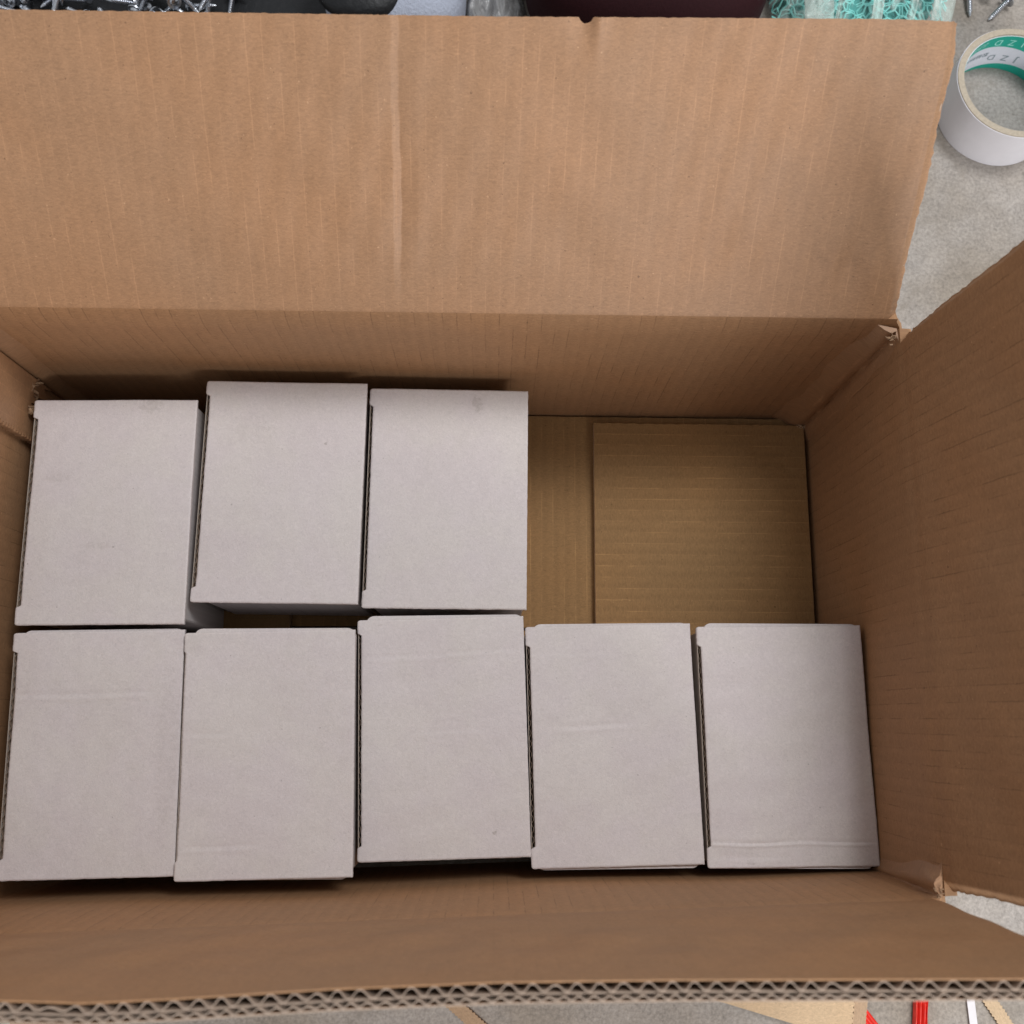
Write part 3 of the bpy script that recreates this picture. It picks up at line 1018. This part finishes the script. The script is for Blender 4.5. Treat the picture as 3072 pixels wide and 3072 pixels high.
# crumpled translucent bag
def crumple(name, c, size, mat, seed, h, fold=0.004, parent=None, n=60):
    X, Y = np.meshgrid(np.linspace(-1, 1, n), np.linspace(-1, 1, n), indexing='ij')
    e = np.clip(1 - np.maximum(abs(X), abs(Y)) ** 4, 0, 1)
    Z = h * e * (0.55 + 0.35 * wob(X, Y, 1.1, seed)) + fold * np.abs(wob(X, Y, 0.45, seed + 1)) + fold * 0.5 * np.abs(wob(X, Y, 0.2, seed + 2))
    P = np.stack([c[0] + X * size[0] * (1 + 0.06 * wob(Y, X * 0, 0.9, seed + 3)), c[1] + Y * size[1] * (1 + 0.06 * wob(X, X * 0, 0.7, seed + 4)), np.maximum(GZ + 0.0008 + Z, GZ + 0.0008)], -1)
    return solid(name, P + np.array([0, 0, 0.0003]), P, X, Y, mat, parent, None, 180)
o = crumple("plastic_bag", (-0.004, 0.572), (0.024, 0.062), FILMGREY, 8, 0.035)
tag(o, "small crumpled grey translucent bag between the pouch and the maroon bag", "plastic bag")
o = lumpy("maroon_bag", (0.1115, 0.575, 0.030), (0.094, 0.075, 0.045), MAROON, None, 3.4, 6, 0.015, 0.2)
tag(o, "very dark maroon rounded bag behind the back flap", "bag")

# turquoise net bundle inside a clear bag
def net_bundle():
    root = empty("net_bundle", (0.285, 0.585, GZ))
    tag(root, "bundle of turquoise netting behind the back flap's right end", "netting")
    c = (0.0, 0.0, 0.012)
    core = lumpy("net_core", (0.279, 0.610, 0.006), (0.064, 0.064, 0.022), NETCORE, None, 3.0, 12, 0.05, 0.06)
    core.parent = root
    core.location = (-0.285, -0.610, -GZ)
    # knotted strands over the core
    V, F = [], []
    def tube(pts, rad):
        k0 = len(V)
        for i, p in enumerate(pts):
            d = (pts[min(i + 1, len(pts) - 1)] - pts[max(i - 1, 0)]).normalized()
            a = d.cross(Vector((0.2, 0.1, 1))).normalized(); b = d.cross(a)
            for q in range(4):
                an = q * math.pi / 2
                V.append(p + (a * math.cos(an) + b * math.sin(an)) * rad)
        for i in range(len(pts) - 1):
            for q in range(4):
                F.append((k0 + i * 4 + q, k0 + i * 4 + (q + 1) % 4, k0 + (i + 1) * 4 + (q + 1) % 4, k0 + (i + 1) * 4 + q))
    def zz(x, y):
        e = max(0.0, 1 - (abs(x) / 0.074) ** 3.0 - (abs(y) / 0.066) ** 3.0) ** 0.33
        return 0.0145 + 0.0215 * e + 0.0025 * math.sin(x * 260 + 2) * math.sin(y * 230)
    rr = random.Random(3)
    for fam in range(2):
        for k in range(-17, 18):
            pts = []
            for i in range(60):
                t = (i / 59 - 0.5) * 0.15
                off = k * 0.0046 + 0.0022 * (1 if ((i // 3 + k) % 2) else -1) + 0.002 * math.sin(t * 90 + k)
                x, y = (t, off) if fam == 0 else (off, t)
                x += 0.006 * math.sin(y * 70 + 1.5); y += 0.006 * math.sin(x * 60)
                if -0.073 < x < 0.062 and abs(y) < 0.065:
                    pts.append(Vector((x, y, zz(x, y) + 0.0008)))
                else:
                    if len(pts) > 2: tube(pts, 0.0007)
                    pts = []
            if len(pts) > 2: tube(pts, 0.0007)
    o = mesh_obj("net_strands", V, F, NET, root, True)
    return root
net_bundle()
bag = crumple("clear_bag", (0.287, 0.606), (0.086, 0.078), FILM, 15, 0.0, 0.002)
def bag_shell():
    n = 90
    X, Y = np.meshgrid(np.linspace(-1, 1, n), np.linspace(-1, 1, n), indexing='ij')
    x = X * 0.072; y = Y * 0.071
    e = np.clip(1 - (np.abs(x) / 0.0722) ** 4 - 0 * x, 0, 1) ** 0.4 * np.clip(1 - (np.abs(y) / 0.0712) ** 4, 0, 1) ** 0.4
    Z = GZ + 0.001 + 0.042 * e + 0.004 * np.abs(wob(x, y * 0.3, 0.035, 16)) * e
    return x + 0.279, y + 0.586, Z
bx_, by_, bz_ = bag_shell()
bpy.data.objects.remove(bag)
P = np.stack([bx_, by_, bz_], -1)
bag = solid("clear_bag", P + np.array([0, 0, 0.0003]), P, bx_, by_, FILM, None, None, 180)
tag(bag, "clear plastic bag wrapped over the turquoise netting", "plastic bag")
# milky folds of the bag
def fold_band(x0, x1, lean, w0, w1, h, seed):
    n, m = 40, 10
    T_, W_ = np.meshgrid(np.linspace(0, 1, n), np.linspace(-1, 1, m), indexing='ij')
    w = w0 + (w1 - w0) * T_
    y = 0.512 + 0.12 * T_
    x = x0 + (x1 - x0) * T_ + lean * T_ ** 2 + W_ * w
    e = np.clip(1 - (np.abs(y - 0.586) / 0.0765) ** 4, 0, 1) ** 0.4
    z = GZ + 0.004 + h * e + 0.003 * np.abs(np.sin(W_ * 3 + seed)) * e
    P = np.stack([x, y, z], -1)
    return solid("film_fold", P + np.array([0, 0, 0.0004]), P, x, y, FILMFOLD, bag, None, 180)
fold_band(0.243, 0.222, 0.0, 0.011, 0.013, 0.046, 1)
fold_band(0.285, 0.288, 0.0, 0.004, 0.0045, 0.045, 2)
fold_band(0.310, 0.328, 0.0, 0.003, 0.004, 0.045, 3)
fold_band(0.334, 0.345, 0.0, 0.008, 0.010, 0.044, 4)
fold_band(0.254, 0.268, 0.0, 0.0016, 0.002, 0.047, 5)

# --- scraps on the floor in front of the carton
def strip(name, p0, p1, w, mat, label, cat, teeth=0.0, z=0.0008, thick=0.0009, ridges=0.0, seed=1, grow=0.035, group=None, curl=0.0):
    a = Vector((*p0, 0)); b = Vector((*p1, 0))
    d = (b - a).normalized()
    a = a - d * grow; b = b + d * grow
    L = (b - a).length
    nrm = Vector((-d.y, d.x, 0))
    n = max(8, int(L / 0.0012)); m = 17 if ridges else 5
    A = np.zeros((n, m, 3)); Bq = np.zeros((n, m, 3)); U = np.zeros((n, m)); V = np.zeros((n, m))
    rr = random.Random(seed)
    for i in range(n):
        t = i / (n - 1)
        for j in range(m):
            s = j / (m - 1) * 2 - 1
            jit = teeth * ((1 if i % 2 else -1) * rr.uniform(0.5, 1.0)) if j in (0, m - 1) else 0
            p = a + d * (L * t) + nrm * (s * w / 2 + jit)
            zz = GZ + z + ridges * abs(math.sin(s * 5.2 + 1.3 * math.sin(t * 9))) + curl * (1 - math.cos(t * 6.28)) * 0.5
            A[i, j] = (p.x, p.y, zz + thick); Bq[i, j] = (p.x, p.y, zz)
            U[i, j] = L * t; V[i, j] = s * w / 2
    o = solid(name, A, Bq, U, V, mat, None)
    tag(o, label, cat, group)
    return o

SCRAP = mat_kraft("kraft_offcut", base=(0.50, 0.365, 0.225), line_amt=0.2)
SCRAPB = mat_kraft("kraft_offcut_brown", base=(0.40, 0.27, 0.165), line_amt=0.2)
strip("card_strip", (-0.0251, -0.1798), (-0.0088, -0.1931), 0.0085, SCRAPB, "narrow brown card strip lying alone slantwise below the middle of the carton", "card strip", 0.0005, 0.0006, 0.0012, 0, 3)
strip("card_strip", (0.3235, -0.1752), (0.3345, -0.1926), 0.0085, SCRAP, "narrow pale card strip slanting right of the white strip", "card strip", 0.0006, 0.0006, 0.0012, 0, 4)
strip("plastic_strip", (0.3125, -0.1752), (0.3133, -0.1927), 0.0050, WHITEP, "narrow white plastic strip on the floor right of the red ribbon", "plastic strip", 0, 0.0006, 0.0010)
strip("plastic_ribbon", (0.2796, -0.1753), (0.2777, -0.1927), 0.0088, RED, "bright red plastic ribbon lying straight on the floor near the white strip", "ribbon", 0, 0.0008, 0.0007, 0.0028, 5)
strip("plastic_ribbon", (0.2405, -0.1844), (0.2470, -0.1928), 0.0068, RED, "short red plastic ribbon poking out from under the pale card offcut", "ribbon", 0, 0.0006, 0.0005, 0.0012, 6, 0.03)
# offcut with a toothed edge
poly = [(0.120, -0.169), (0.1425, -0.1765), (0.2005, -0.1928), (0.26, -0.2105), (0.262, -0.212)]
right = []
p0 = Vector((0.229, -0.214)); p1 = Vector((0.2395, -0.150))
for i in range(40):
    q = p0.lerp(p1, i / 39)
    right.append((q.x + (0.0006 if i % 2 else -0.0006), q.y))
poly = [(0.110, -0.150), (0.121, -0.1704), (0.1425, -0.1765), (0.2005, -0.1928), (0.2245, -0.2000)] + right
o = prism("card_offcut", poly, GZ + 0.0040, GZ + 0.0058, SCRAP)
tag(o, "large pale brown card offcut with a toothed edge on the floor", "card offcut")
o = strip("card_strip", (0.2405, -0.1753), (0.2375, -0.1930), 0.0085, SCRAPB, "card strip tucked along the toothed edge of the large pale offcut", "card strip", 0.0002, 0.0024, 0.0012, 0, 7)
o = prism("card_scrap", [(-0.40, -0.16), (-0.2583, -0.160), (-0.2583, -0.235), (-0.40, -0.235)], GZ + 0.0006, GZ + 0.0030, SCRAPB)
tag(o, "flat brown card scrap at the floor's bottom left corner", "card scrap")
o = crumple("film_scrap", (-0.325, -0.205), (0.020, 0.028), FILMFOLD, 33, 0.004, 0.002)
o.location = (0, 0, 0.0030)
tag(o, "wrinkled clear film scrap lying on the brown card scrap", "film scrap")
